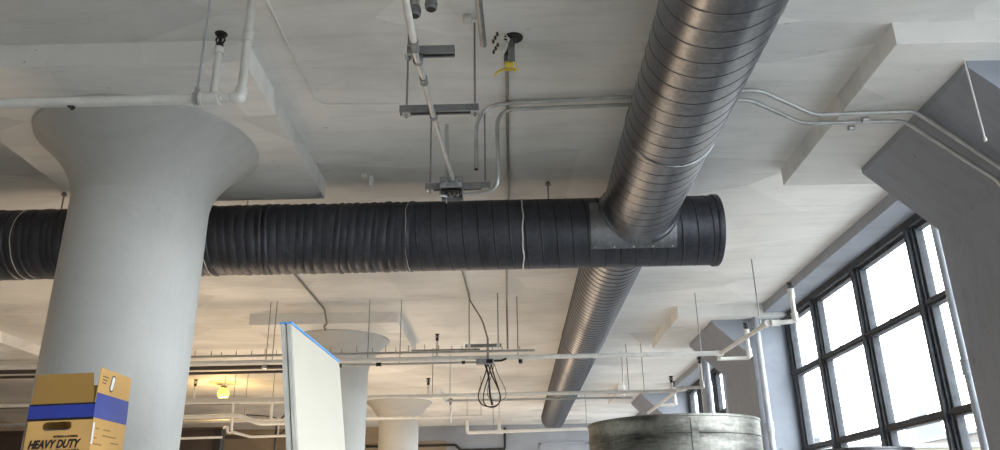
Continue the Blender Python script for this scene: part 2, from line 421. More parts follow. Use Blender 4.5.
for k in range(n): F += [(2 * k, 2 * k + 1, 2 * k + 3, 2 * k + 2), (K + 2 * k, K + 2 * k + 2, K + 2 * k + 3, K + 2 * k + 1), (2 * k, 2 * k + 2, K + 2 * k + 2, K + 2 * k), (2 * k + 1, K + 2 * k + 1, K + 2 * k + 3, 2 * k + 3)]
F += [(0, K, K + 1, 1), (2 * n, 2 * n + 1, K + 2 * n + 1, K + 2 * n)]
pm.add(P, F).build('saddle_plate', 'patch', cd, label='lighter grey curved plate around the joint')
for k in range(5):
    zz, x = th1 - .05, .66 + k * .148
    MB().lathe([(.006, -.003), (.006, .003)], (x, 5.85 + .289 * cos(zz), DZ + .289 * sin(zz)), 'Y', 8).build('plate_screw', 'tape', cd)
for x in (-3.66, -2.13, .33, ):
    MB().tube([(x, 5.85, DZ + .27), (x, 5.85, CEIL)], .006, 8).lathe([(.022, 0), (.022, .012), (.012, .03)], (x, 5.85, CEIL - .03), 'Z', 12).build('hanger_rod', 'rod', cd)
thing(cd, 'long dark charcoal round duct crossing under the ceiling, capped at its right end', 'duct')

# ------------------------------------------------------------------ pipe helpers
def fitting(p, r, parent, mat, axis='X', L=.07, name='fitting'):
    x, y, z = p
    MB().lathe([(r, -L), (r * 1.32, -L), (r * 1.36, -L * .75), (r * 1.22, -L * .7), (r * 1.22, L * .7), (r * 1.36, L * .75), (r * 1.32, L), (r, L)], p, axis, 20).build(name, mat, parent)
def head(p, parent, s_=1.0, mat='black'):
    x, y, z = p
    MB().lathe([(.012 * s_, -.035 * s_), (.016 * s_, -.03 * s_), (.016 * s_, -.01 * s_), (.008 * s_, 0), (.008 * s_, .03 * s_), (.024 * s_, .036 * s_), (.026 * s_, .042 * s_), (.006 * s_, .046 * s_)], p, 'Z', 14)\
        .tube([(x - .008 * s_, y, z - .01 * s_), (x - .019 * s_, y, z + .012 * s_), (x - .008 * s_, y, z + .035 * s_)], .004 * s_, 6).tube([(x + .008 * s_, y, z - .01 * s_), (x + .019 * s_, y, z + .012 * s_), (x + .008 * s_, y, z + .035 * s_)], .004 * s_, 6).build('sprinkler_head', mat, parent)
def rods(pts, parent, top=CEIL, r=.006, mat='rod'):
    for x, y, z in pts: MB().tube([(x, y, z), (x, y, top)], r, 6).build('hanger_rod', mat, parent)

# near sprinkler line with upright head (upper left)
s1 = empty('sprinkler_pipe', (-1.5, 3.37, 2.0)); yp = 3.38; zp = 1.995
MB().tube([(-6, yp, zp), (-1.50, yp, zp)], .026, 16).tube([(-1.50, yp, zp), (-1.33, yp, zp)], .019, 14).build('pipe_run', 'whitepipe', s1)
fitting((-1.475, yp, zp), .028, s1, 'whitepipe', 'X', .05, 'tee_fitting'); fitting((-1.40, yp, zp), .019, s1, 'whitepipe', 'X', .02, 'union_fitting')
MB().tube([(-1.36, yp, zp), (-1.325, yp, zp), (-1.322, yp, zp + .03), (-1.322, yp, zp + .055)], .030, 16, bend=.03).build('elbow_fitting', 'whitepipe', s1)
MB().tube([(-1.322, yp, zp), (-1.322, yp, CEIL)], .0215, 14).build('riser_pipe', 'whitepipe', s1)
fitting((-1.322, yp, zp + .36), .0215, s1, 'whitepipe', 'Z', .03, 'coupling')
MB().tube([(-1.462, yp, zp), (-1.462, yp, 2.27)], .0175, 14).build('head_stub', 'whitepipe', s1)
fitting((-1.462, yp, 2.275), .0185, s1, 'whitepipe', 'Z', .018, 'reducer'); head((-1.462, yp, 2.325), s1, 1.25)
rods([(-1.545, yp, zp)], s1, CEIL, .006, 'greypipe')
MB().lathe([(.030, -.012), (.034, -.010), (.034, .010), (.030, .012)], (-1.545, yp, zp), 'X', 18).box(-1.555, -1.535, yp - .012, yp + .012, zp + .025, zp + .065).build('pipe_clamp', 'steel', s1)
MB().prism([(-2.15, zp - .026), (-2.185, zp - .026), (-2.172, zp - .04), (-2.163, zp - .04)], yp - .012, yp + .012, 'Y').build('pipe_clamp', 'black', s1)
thing(s1, 'white sprinkler pipe with black upright head crossing in front of the nearest column top', 'pipe')

# second row
s2 = empty('sprinkler_pipe', (0, 9.32, 1.845))
MB().tube([(-11.65, 9.32, 1.845), (2.516, 9.32, 1.845)], .028, 12).build('pipe_run', 'whitepipe', s2)
MB().tube([(2.516, 9.32, 1.845), (2.628, 7.847, 1.85), (2.889, 7.773, 1.85), (2.889, 7.773, 2.172)], .024, 12, bend=.06).build('branch_pipe', 'whitepipe', s2)
MB().tube([(2.498, 9.432, 1.799), (2.861, 9.413, 1.799), (2.861, 9.339, 1.799), (2.861, 9.339, 2.116)], .022, 12, bend=.04).tube([(2.516, 9.32, 1.836), (2.516, 9.441, 1.799)], .022, 12).build('branch_pipe', 'whitepipe', s2)
head((2.889, 7.773, 2.2), s2, 1.3); head((2.861, 9.339, 2.153), s2, 1.3)
for p, ax in (((2.498, 9.32, 1.845), 'X'), ((2.628, 7.866, 1.85), 'Y'), ((2.703, 7.829, 1.85), 'X'), ((2.889, 7.773, 1.892), 'Z'), ((2.889, 7.773, 2.144), 'Z'), ((2.861, 9.339, 1.845), 'Z'), ((2.861, 9.339, 2.088), 'Z'), ((0.14, 9.32, 1.845), 'X'), ((1.864, 9.32, 1.845), 'X')):
    fitting(p, .026, s2, 'whitepipe', ax, .045)
for x, zt in ((-.895, 2.07), ):
    MB().tube([(x, 9.32, 1.845), (x, 9.32, zt)], .014, 10).build('head_stub', 'whitepipe', s2); head((x, 9.32, zt + .03), s2, 1.1)
    fitting((x, 9.32, 1.845), .028, s2, 'whitepipe', 'X', .06, 'tee_fitting')
rods([(-4.567, 9.32, 1.845), (-1.734, 9.32, 1.845), (-2.889, 9.32, 1.845), (0.084, 9.32, 1.845), (2.283, 9.32, 1.845), (2.61, 8.015, 1.855)], s2)
thing(s2, 'white sprinkler pipe crossing beyond the dark duct and ending in stubs beside the big window', 'pipe')

# third row
s3 = empty('sprinkler_pipe', (0.932, 12.209, 1.845))
MB().tube([(-6.058, 12.256, 1.845), (2.498, 12.209, 1.845)], .028, 12).build('pipe_run', 'whitepipe', s3)
MB().tube([(2.554, 11.93, 1.845), (2.871, 11.892, 1.845), (2.871, 11.892, 2.2)], .024, 12, bend=.05).tube([(2.554, 11.93, 1.845), (2.526, 14.819, 1.845)], .026, 12).tube([(2.498, 12.209, 1.845), (2.554, 12.209, 1.845)], .026, 12).build('branch_pipe', 'whitepipe', s3)
MB().tube([(2.53, 13.607, 1.817), (2.777, 13.514, 1.817), (2.777, 13.514, 2.097)], .024, 12, bend=.05).build('branch_pipe', 'whitepipe', s3)
MB().tube([(2.479, 12.209, 1.845), (2.479, 12.209, 1.976)], .022, 10).build('head_stub', 'whitepipe', s3)
for x in (-1.305, -5.36): MB().tube([(x, 12.246, 1.845), (x, 12.246, 2.02)], .016, 10).build('head_stub', 'whitepipe', s3); head((x, 12.246, 2.06), s3, 1.4)
head((2.479, 12.209, 2.013), s3, 1.4); head((2.871, 11.892, 2.237), s3, 1.4); head((2.777, 13.514, 2.144), s3, 1.4)
for p, ax in (((2.479, 12.209, 1.845), 'X'), ((2.554, 11.967, 1.845), 'Y'), ((2.871, 11.892, 1.883), 'Z'), ((2.777, 13.514, 1.864), 'Z'), ((-1.305, 12.246, 1.845), 'X')): fitting(p, .027, s3, 'whitepipe', ax, .05)
rods([(-1.24, 12.246, 1.845), (1.817, 12.228, 1.845), (2.05, 12.209, 1.845)], s3)
thing(s3, 'white sprinkler pipe with short branches under the receding duct, second pipe beyond the dark duct', 'pipe')

s4 = empty('sprinkler_pipe', (-0.932, 14.865, 1.845))
MB().tube([(-11.184, 14.865, 1.845), (-0.559, 14.865, 1.845)], .028, 12).build('pipe_run', 'whitepipe', s4)
MB().tube([(-1.156, 14.865, 1.845), (-1.156, 14.865, 2.069)], .018, 8).build('head_stub', 'whitepipe', s4); head((-1.156, 14.865, 2.116), s4, 1.5)
fitting((-1.156, 14.865, 1.845), .028, s4, 'whitepipe', 'X', .06, 'tee_fitting'); rods([(-3.635, 14.865, 1.845), (-0.587, 14.865, 1.845)], s4)
thing(s4, 'pale thin pipe passing in front of the farthest round column near the blue-grey wall', 'pipe')

s5 = empty('far_white_pipe', (0, 17.335, 1.845))
MB().tube([(-0.988, 17.335, 2.069), (-0.988, 17.335, 1.808), (2.563, 17.335, 1.864)], .036, 10, bend=.05).build('pipe_run', 'whitepipe', s5)
MB().tube([(-0.289, 17.335, 1.817), (-0.289, 17.335, 2.172)], .036, 10).build('riser_pipe', 'whitepipe', s5)
fitting((-0.289, 17.335, 1.817), .036, s5, 'whitepipe', 'X', .08, 'tee_fitting')
rods([(1.603, 17.335, 1.845), (-0.419, 17.335, 1.817), (-0.289, 17.335, 2.144), (-0.988, 17.335, 2.05)], s5)
thing(s5, 'white pipe with two short risers hanging in front of the far blue-grey wall', 'pipe')
thing(MB().tube([(-4.2, 22.93, 2.06), (-1.64, 22.93, 2.06), (-1.50, 22.93, 1.92), (-.23, 22.93, 1.92), (-.23, 22.93, 2.52)], .035, 10, bend=.05).build('black_pipe', 'black'), 'black pipe bending along the far blue-grey wall', 'pipe')
thing(MB().tube([(-1.072, 12.768, 1.845), (1.957, 12.815, 1.845)], .017, 8).tube([(-1.007, 12.768, 1.845), (-1.007, 12.768, CEIL)], .008, 6).tube([(1.817, 12.806, 1.845), (1.817, 12.806, CEIL)], .008, 6).tube([(-0.988, 12.768, 1.491), (-0.988, 12.768, 1.845)], .008, 6).build('thin_conduit', 'steel'), 'thin grey conduit running just below the second pipe beyond the dark duct', 'conduit')

# row of conduits and tray beside the second sprinkler line
tr_ = empty('cable_tray', (-1.864, 9.18, 1.892))
MB().box(-11.184, 0.280, 9.171, 9.208, 1.887, 1.909).build('tray_rail', 'steel', tr_)
for i in range(34):
    x = -5.2 + i * .16 + rr.uniform(-.03, .03); MB().tube([(x, 9.19, 1.90), (x, 9.19, 1.90 + rr.uniform(.04, .10))], .005, 5).build('tray_pin', 'rod', tr_)
thing(tr_, 'thin grey cable rail with many short upright pins above the white pipe', 'cable tray')
dp1 = empty('dark_conduit', (-1.864, 9.367, 1.789))
MB().tube([(-11.184, 9.367, 1.794), (-2.05, 9.367, 1.794)], .026, 10).build('pipe_run', 'darkpipe', dp1); MB().tube([(-2.05, 9.367, 1.799), (-0.419, 9.367, 1.803)], .014, 10).build('pipe_run', 'steel', dp1)
MB().tube([(-11.184, 9.432, 1.734), (-2.237, 9.432, 1.748)], .018, 10).build('pipe_run', 'darkpipe', dp1)
fitting((-1.603, 9.367, 1.799), .018, dp1, 'black', 'X', .03); fitting((-0.578, 9.367, 1.803), .016, dp1, 'black', 'X', .02); fitting((-2.982, 9.367, 1.794), .028, dp1, 'steel', 'X', .03)
rods([(-4.3, 9.367, 1.79), (-2.98, 9.367, 1.79), (-1.35, 9.367, 1.80)], dp1)
thing(dp1, 'dark double conduit just under the white pipe left of the leaning board', 'conduit')
sb = empty('strut_channel', (-0.326, 9.134, 1.939))
MB().box(-0.541, -0.112, 9.115, 9.152, 1.934, 1.971).build('channel', 'strut', sb); MB().box(-1.193, -0.373, 9.208, 9.231, 1.922, 1.937).build('side_rail', 'strut', sb)
for x in (-.495, -.15): MB().tube([(x, 9.134, 1.92), (x, 9.134, CEIL)], .007, 6).build('hanger_rod', 'rod', sb); MB().box(x - .02, x + .02, 9.095, 9.11, 1.925, 1.975).build('end_clip', 'whitepipe', sb)
for i in range(5): MB().box(-1.03 + i * .16, -1.015 + i * .16, 9.21, 9.23, 1.892, 1.922).build('spacer', 'strut', sb)
thing(sb, 'small grey strut channel on two rods above the dangling black cables', 'strut')
jb = empty('junction_box', (-0.308, 9.32, 1.752))
MB().box(-0.419, -0.205, 9.255, 9.339, 1.757, 1.822, bev=.006).build('box_body', 'box', jb); MB().box(-0.298, -0.224, 9.245, 9.255, 1.766, 1.813).build('cover', 'black', jb)
MB().tube([(-0.205, 9.292, 1.799), (-0.112, 9.292, 1.803), (-0.056, 9.292, 1.827)], .012, 8).build('cable_stub', 'black', jb)
MB().tube([(-0.28, 9.292, 1.817), (-0.28, 9.292, 2.078)], .012, 8).build('riser_conduit', 'strut', jb)
thing(jb, 'grey electrical junction box under the white pipe with black cables hanging from it', 'electrical box')
def loop(cx, wx, top, bot, x0, ph, r=.006):
    pts = []
    for i in range(25):
        t = i / 24; a = pi * 2 * t
        pts.append((x0 + (cx - x0) * sin(pi * t) + wx * sin(a) , 9.285 + .02 * sin(a + ph), top - (top - bot) * (sin(pi * t) ** .7)))
    return pts
cb = empty('hanging_cable', (-0.28, 9.292, 1.258))
MB().tube(loop(-.26, .13, 1.77, 1.26, -.28, 0), .008, 6).build('cable_loop', 'black', cb)
MB().tube(loop(-.24, -.10, 1.77, 1.25, -.24, 1), .007, 6).build('cable_loop', 'black', cb)
MB().tube(loop(-.17, .11, 1.77, 1.32, -.205, 2), .004, 6).build('cable_loop', 'darkpipe', cb)
MB().tube([(-0.317, 9.283, 1.771), (-0.27, 9.283, 1.631), (-0.261, 9.283, 1.398), (-0.233, 9.283, 1.277)], .012, 8, bend=.08).build('cable_loop', 'black', cb)
thing(cb, 'loops of black cable dangling from the junction box beyond the dark duct', 'cable')
c5 = MB().tube([(0.112, 9.32, 1.771), (0.112, 9.32, 1.817)], .025, 10); thing(c5.build('pendant_cap', 'black'), 'small black cap hanging under the white pipe left of the receding duct', 'pipe cap')

# ------------------------------------------------------------------ upper middle strut racks, conduits
def strut(y, x0, x1, z, rx, label):
    t = empty('strut_channel', ((x0 + x1) / 2, y, z))
    # U-shaped channel, open side down
    MB().prism([(y - .021, z - .02), (y - .021, z + .021), (y + .021, z + .021), (y + .021, z - .02), (y + .012, z - .02), (y + .012, z - .013), (y + .017, z - .013), (y + .017, z + .017), (y - .017, z + .017), (y - .017, z - .013), (y - .012, z - .013), (y - .012, z - .02)], x0, x1, 'X').build('channel', 'strut', t, smooth=False)
    for x in rx:
        MB().tube([(x, y, z - .045), (x, y, CEIL)], .0055, 8).build('hanger_rod', 'rod', t)
        MB().box(x - .022, x + .022, y - .022, y + .022, z - .027, z - .020).lathe([(.011, 0), (.011, .012)], (x, y, z - .039), 'Z', 6).build('square_washer', 'steel', t)
        MB().lathe([(.011, 0), (.011, .012)], (x, y, z + .022), 'Z', 6).build('nut', 'steel', t)
    thing(t, label, 'strut', 'overhead strut channels'); return t
strut(3.11, -.455, -.235, 2.06, (-.445,), 'short dark strut channel clamped to the white conduit, uppermost of the hanging struts')
strut(3.65, -.565, -.145, 2.055, (-.53, -.165), 'dark strut channel on two rods, middle one of the hanging struts')
strut(4.65, -.535, -.110, 2.045, (-.505, -.145), 'thin strut channel holding the open electrical box above the dark cross duct')

wc = empty('steel_conduit', (-.4, 3, 2.0))
MB().tube([(-.395, 1.2, 2.03), (-.405, 2.95, 2.005)], .0165, 14).build('white_conduit', 'whitepipe', wc, label='white painted conduit length')
MB().tube([(-.405, 2.95, 2.005), (-.408, 3.05, 2.005), (-.393, 3.27, 2.005), (-.385, 3.60, 2.01), (-.352, 4.56, 2.06)], .014, 14, bend=.05).build('grey_conduit', 'steel', wc)
fitting((-.405, 2.97, 2.005), .0165, wc, 'strut', 'Y', .035, 'coupling'); fitting((-.395, 3.27, 2.005), .0145, wc, 'strut', 'Y', .025, 'coupling')
MB().lathe([(.019, -.012), (.024, -.008), (.024, .008), (.019, .012)], (-.405, 3.11, 2.012), 'Y', 16).box(-.425, -.385, 3.10, 3.12, 2.02, 2.05).build('pipe_strap', 'strut', wc)
MB().lathe([(.017, -.01), (.021, -.008), (.021, .008), (.017, .01)], (-.384, 3.65, 2.012), 'Y', 16).build('pipe_strap', 'strut', wc)
thing(wc, 'white and grey conduit running across the hanging struts to the open electrical box', 'conduit')

ob = empty('junction_box', (-.36, 4.64, 1.93))
b_ = MB(); x0, x1, ya, yb, z0, z1 = -.435, -.29, 4.58, 4.70, 1.965, 2.085
b_.box(x0, x1, ya, yb, z1 - .004, z1).box(x0, x0 + .004, ya, yb, z0, z1).box(x1 - .004, x1, ya, yb, z0, z1).box(x0, x1, ya, ya + .004, z0 + .045, z1).box(x0, x1, yb - .004, yb, z0, z1)
b_.build('box_body', 'box', ob, smooth=False)
k = MB()
for i in range(4): k.lathe([(.009, 0), (.009, .003)], (x0 + .025 + i * .032, ya - .003, z1 - .03), 'Y', 12)
k.build('knockouts', 'strut', ob)
MB().box(x0 + .004, x1 - .004, ya + .006, yb - .004, z0 + .03, z0 + .036).build('dark_inside', 'black', ob)
k = MB()
for i in range(7):
    xa = x0 + .015 + i * .018
    k.tube([(xa, 4.62, z0 + .05), (xa + rr.uniform(-.03, .03), 4.60, z0 + .005), (xa + rr.uniform(-.03, .03), 4.62, z0 - .005), (xa, 4.65, z0 + .04)], .0025, 5, bend=.02)
k.build('loose_wires', 'steel', ob)
MB().tube([(-.40, 4.63, z0 + .02), (-.395, 4.62, z0 - .05)], .002, 5).build('dangling_wire', 'tape', ob)
thing(ob, 'open grey electrical box with loose wires just above the dark cross duct', 'electrical box')
nip = MB().tube([(-.402, 4.72, 2.08), (-.41, 4.76, 2.56)], .014, 10)
nip2 = nip.build('riser_conduit', 'steel'); thing(nip2, 'short grey riser conduit climbing from the open box to the ceiling', 'conduit')

cc = empty('bent_conduit', (0, 4.5, 2.5))
MB().tube([(-.197, 4.5, 2.10), (-.197, 4.5, 2.565), (1.63, 4.40, 2.568), (2.0, 4.50, 2.432), (2.63, 4.46, 2.42), (3.10, 4.41, 1.935), (3.125, 4.41, .2)], .0135, 12, bend=[.22, .06, .06, .06, .06]).build('conduit_run', 'steel', cc)
MB().lathe([(.014, 0), (.012, .012)], (-.197, 4.5, 2.095), 'Z', 10).build('open_end', 'black', cc)
fitting((2.35, 4.555, 2.42), .0135, cc, 'steel', 'X', .02, 'coupling')
thing(cc, 'bent galvanized conduit with an open end above the struts, upper of the crossing pair', 'conduit')
cc2_ = empty('bent_conduit', (0, 4.56, 2.5))
MB().tube([(-.29, 4.66, 1.99), (-.06, 4.60, 1.99), (-.06, 4.56, 2.20), (-.06, 4.56, 2.557), (1.60, 4.51, 2.560), (1.96, 4.61, 2.430), (2.61, 4.57, 2.41), (3.10, 4.52, 1.93), (3.125, 4.52, .2)], .0135, 12, bend=[.1, .1, .13, .06, .06, .06, .06]).build('conduit_run', 'steel', cc2_)
fitting((2.30, 4.66, 2.415), .0135, cc2_, 'steel', 'X', .02, 'coupling')
thing(cc2_, 'bent galvanized conduit sweeping into the open electrical box, lower of the crossing pair', 'conduit')
thing(MB().tube([(2.66, 3.92, 1.94), (2.66, 3.92, DROP)], .005, 8).lathe([(.009, 0), (.009, .02)], (2.66, 3.92, 1.93), 'Z', 8).build('threaded_rod', 'whitepipe'), 'pale thin rod hanging from the corner of the nearest wall column bracket', 'rod')

# ceiling conduits
def ceilcond(pts, r, label, mat='steel', name='ceiling_conduit', bend=.1): return thing(MB().tube(pts, r, 8, bend=bend).build(name, mat), label, 'conduit')
ceilcond([(.012, 4.05, 2.585), (.006, 5.8, 2.585), (-.03, 8.2, 2.585), (-.04, 9.17, 2.5), (-.04, 9.19, 1.92)], .011, 'thin straight conduit on the ceiling running from the cable hole under the dark duct', 'rod')
ceilcond([(-2.36, 7.2, 2.585), (-2.385, 9.70, 2.585), (-2.39, 9.90, 2.44), (-2.45, 9.98, 2.435), (-2.48, 10.2, 2.435)], .012, 'thin kinked conduit on the ceiling above the leaning white board', 'rod')
ceilcond([(-.53, 7.4, 2.585), (-.50, 9.4, 2.585), (-.34, 9.3, 2.3), (-.28, 9.31, 2.07)], .010, 'thin cable slanting down the ceiling to the small strut beyond the dark duct', 'rod', 'ceiling_cable')
ceilcond([(-.145, 2.6, 2.50), (-.118, 3.72, 2.50)], .018, 'thick grey conduit stub on the ceiling beside the cable hole', 'strut')
ceilcond([(-1.255, 2.2, 2.597), (-1.25, 3.9, 2.597), (-1.245, 4.42, 2.597), (-1.20, 4.50, 2.597), (-.7, 4.52, 2.597)], .006, 'thin painted-over cable curving across the grey ceiling near the white riser', 'ceiling', 'ceiling_cable')
for x, y, lb in ((-.452, 3.30, 'grey pipe sleeve with dark collar at the top edge, touching the white conduit'), (-.364, 3.25, 'grey pipe sleeve with dark collar at the top edge, farther from the white conduit')):
    t = empty('pipe_sleeve', (x, y, 2.40))
    MB().lathe([(.024, .05), (.024, .2)], (x, y, 2.40), 'Z', 20).build('sleeve', 'steel', t)
    MB().lathe([(.024, 0), (.030, .006), (.030, .05), (.026, .056)], (x, y, 2.40), 'Z', 20).lathe([(.031, .02), (.033, .024), (.033, .034), (.031, .04)], (x, y, 2.40), 'Z', 20).build('collar', 'strut', t)
    MB().lathe([(.022, -.002), (.022, .0005)], (x, y, 2.40), 'Z', 16).build('opening', 'black', t)
    thing(t, lb, 'pipe sleeve')
thing(MB().box(-.225, -.175, 3.56, 3.62, 2.57, CEIL, bev=.006).box(-.18, -.15, 3.585, 3.595, 2.578, 2.59).build('ceiling_anchor', 'whitepipe'), 'small white anchor box on the ceiling near the thick conduit stub', 'bracket')
an = MB().box(-1.16, -1.11, 5.6, 5.66, 2.56, CEIL, bev=.004).box(-1.10, -1.07, 5.63, 5.69, 2.50, 2.59, bev=.004)
thing(an.build('ceiling_bracket', 'whitepipe'), 'small white bracket on the ceiling just above the wrinkled dark duct', 'bracket')

# cable hole with flexible wires and yellow tape
hl = empty('cable_bundle', (.04, 3.85, 2.4))
MB().lathe([(.055, -.004), (.055, .0)], (.052, 3.80, CEIL), 'Z', 24).build('ceiling_hole', 'black', hl)
k = MB(); 
for i in range(5):
    x = .022 + i * .0075
    k.tube([(x + .01, 3.80, 2.60), (x, 3.82, 2.55), (x + .004, 3.90, 2.505)], .0045, 6, bend=.04)
k.build('grey_cable_strip', 'strut', hl)
k = MB()
for i in range(6):
    xe = -.035 - .012 * (i % 3); ye = 3.66 + i * .035
    k.tube([(.03, 3.80, 2.59), (-.0, ye + .02, 2.55 - .005 * i), (xe, ye, 2.52)], .003, 6, bend=.04)
k.build('white_wires', 'wire', hl)
k = MB()
for i in range(6):
    xe = -.035 - .012 * (i % 3); ye = 3.66 + i * .035
    k.lathe([(.006, -.02), (.009, 0), (.004, .012)], (xe - .004, ye, 2.525), 'Y', 8)
k.build('wire_nuts', 'black', hl)
k = MB()
for i in range(4): k.tube([(.035, 3.82, 2.58), (-.005 + .006 * i, 3.87, 2.53), (.0 + .008 * i, 3.93 + .01 * i, 2.50), (.012, 4.0, 2.53), (.01, 4.06, 2.58)], .0028, 6, bend=.04)
k.build('dark_wires', 'black', hl)
MB().box(.0, .05, 3.905, 3.955, 2.495, 2.512, bev=.003).box(-.005, .062, 3.96, 3.985, 2.492, 2.50, mat=Matrix.Rotation(0, 4, 'Z'), bev=.002).tube([(.0, 3.96, 2.498), (-.05, 3.99, 2.49), (-.06, 4.02, 2.485)], .007, 6).tube([(.055, 3.91, 2.50), (.078, 3.97, 2.495), (.05, 3.99, 2.495)], .004, 6).build('yellow_tape', 'yellow', hl, label='yellow tape wrapped round the cables')
thing(hl, 'bundle of cut wires with yellow tape hanging from the dark hole in the ceiling', 'cables')

# ------------------------------------------------------------------ vertical pipes along the window wall
def vpipe(x, y, r, z1, label, mat='greypipe', z0=FLOOR):
    t = empty('vertical_pipe', (x, y, z0)); MB().lathe([(r, z0), (r, z1)], (x, y, 0), 'Z', 24).build('pipe', mat, t)
    for z in (1.05, -.6): fitting((x, y, z), r, t, mat, 'Z', .06, 'coupling')
    MB().box(x, x + .12, y - .015, y + .015, .5, .53).build('wall_bracket', mat, t)
    return thing(t, label, 'pipe', 'vertical pipes beside the windows')
vpipe(3.49, 6.02, .033, HEAD, 'blue-grey vertical pipe in front of the panes beside the nearest wall column')
vpipe(3.22, 10.06, .040, HEAD, 'pale vertical pipe on the edge of the second wall column, left of the big window')
vpipe(3.33, 12.25, .045, HEAD, 'thin shiny vertical pipe in front of a far pane above the large duct section')
vpipe(2.97, 12.05, .082, CEIL, 'thick grey vertical pipe rising behind the large galvanized duct section', 'greypipe')

# ------------------------------------------------------------------ lamp
lb = empty('ceiling_lamp', (-5.57, 15.1, 2.3))
MB().lathe([(.30, 0), (.30, -.012), (.08, -.03), (.05, -.07)], (-5.57, 15.1, CEIL), 'Z', 32).build('canopy', 'shade', lb)
MB().lathe([(.05, -.07), (.06, -.09), (.06, -.10)], (-5.57, 15.1, CEIL), 'Z', 24).build('socket', 'darkpipe', lb)
pr = [(.055 + .055 * sin(pi * i / 12) ** .8 if i < 6 else .11 * sin(pi * i / 12) + .001, -.10 - .24 * i / 12) for i in range(13)]
MB().lathe(pr, (-5.57, 15.1, CEIL), 'Z', 32).build('globe', 'globe', lb, label='glowing yellow glass globe')
thing(lb, 'lit yellow globe lamp on the ceiling, between the nearest column and the leaning board', 'lamp')

# far-left thin white pipes and dim things behind
fp = empty('white_pipe_frame', (-4.6, 14, 1.7))
MB().tube([(-8, 14, 1.80), (-4.87, 14, 1.83), (-4.45, 14, 1.68), (-3.0, 14, 1.70)], .04, 10, bend=.06).build('pipe_run', 'whitepipe', fp)
MB().tube([(-4.97, 14, 2.07), (-4.95, 14, 1.55), (-4.6, 14, 1.46), (-3.0, 14, 1.48)], .024, 10, bend=.05).build('pipe_run', 'whitepipe', fp)
MB().tube([(-4.27, 14, 2.05), (-4.27, 14, 1.69)], .026, 10).build('riser_pipe', 'whitepipe', fp); MB().tube([(-4.12, 14, 1.65), (-4.12, 14, 1.47)], .010, 8).build('riser_pipe', 'whitepipe', fp)
MB().tube([(-5.1, 14, 1.62), (-5.02, 14, 1.64), (-5.02, 14, 1.54), (-4.95, 14, 1.53)], .022, 8, bend=.03).build('hook_pipe', 'whitepipe', fp)
MB().tube([(-4.85, 14, 2.06), (-3.0, 14, 2.06)], .035, 10).build('pipe_run', 'whitepipe', fp)
MB().tube([(-8, 14, 1.43), (-5.1, 14, 1.46)], .020, 8).build('pipe_run', 'whitepipe', fp)
for x, z in ((-4.97, 2.07), (-4.27, 2.05), (-4.75, 1.8), (-3.3, 1.7)): MB().tube([(x, 14, z), (x, 14, CEIL)], .006, 6).build('hanger_rod', 'rod', fp)
thing(fp, 'thin white pipes forming a frame below the lit yellow globe lamp', 'pipes')
s6 = empty('sprinkler_pipe', (-5.7, 14.4, 2.0))
MB().tube([(-12, 14.4, 2.10), (-2.9, 14.4, 2.10)], .02, 10).build('pipe_run', 'darkpipe', s6); MB().tube([(-5.85, 14.4, 2.10), (-5.85, 14.4, 2.52)], .016, 8).build('head_stub', 'whitepipe', s6); head((-5.85, 14.4, 2.48), s6, 1.6); rods([(-5.3, 14.4, 2.1), (-8.5, 14.4, 2.1)], s6)
thing(s6, 'dark pipe with an upright sprinkler head left of the lit yellow globe lamp', 'pipe')
s7 = MB()
s7.tube([(-12.5, 12.2, 1.82), (-2.95, 12.2, 1.80)], .03, 10); thing(s7.build('long_cream_pipe', 'whitepipe'), 'cream pipe visible at the far left edge beside the carton', 'pipe')
thing(MB().tube([(-12.5, 18.5, 1.9), (-3.4, 18.5, 1.95)], .045, 10).tube([(-8, 18.5, 1.92), (-8, 18.5, 2.6)], .01, 6).tube([(-4.5, 18.5, 1.92), (-4.5, 18.5, 2.6)], .01, 6).build('far_dark_pipe', 'darkpipe'), 'far dark pipe low behind the white pipe frame', 'pipe')
pt = empty('dark_partition', (-9, 14.35, FLOOR))
MB().box(-12.9, -5.33, 14.3, 14.4, FLOOR, 1.62).build('panel', 'darkwood', pt, smooth=False)
MB().box(-12.9, -5.20, 14.26, 14.44, 1.62, 1.67, bev=.01).build('top_rail', 'darkwood', pt, smooth=False)
for x in (-11.4, -9.9, -8.4, -6.9, -5.33): MB().box(x, x + .12, 14.25, 14.45, FLOOR, 1.62, bev=.01).build('post', 'black', pt, smooth=False)
thing(pt, 'tall dark brown partition far behind the nearest column and carton', 'partition')
thing(MB().tube([(-5.2, 17.5, 1.50), (-5.2, 17.5, 2.12), (-5.0, 17.5, 2.3), (-4.85, 17.5, 2.6)], .022, 8, bend=.1).tube([(-5.9, 17.5, 2.30), (-5.3, 17.5, 2.25), (-4.9, 17.5, 2.05), (-5.2, 17.5, 1.8)], .012, 6, bend=.1).build('dark_cable', 'black'), 'dark bent cable hanging below and right of the yellow lamp', 'cable')
thing(MB().tube([(-3.35, 15.6, 2.42), (-2.95, 15.9, 2.0)], .03, 8).build('diagonal_pipe', 'darkpipe'), 'short dark diagonal brace beside the farthest round column', 'pipe')

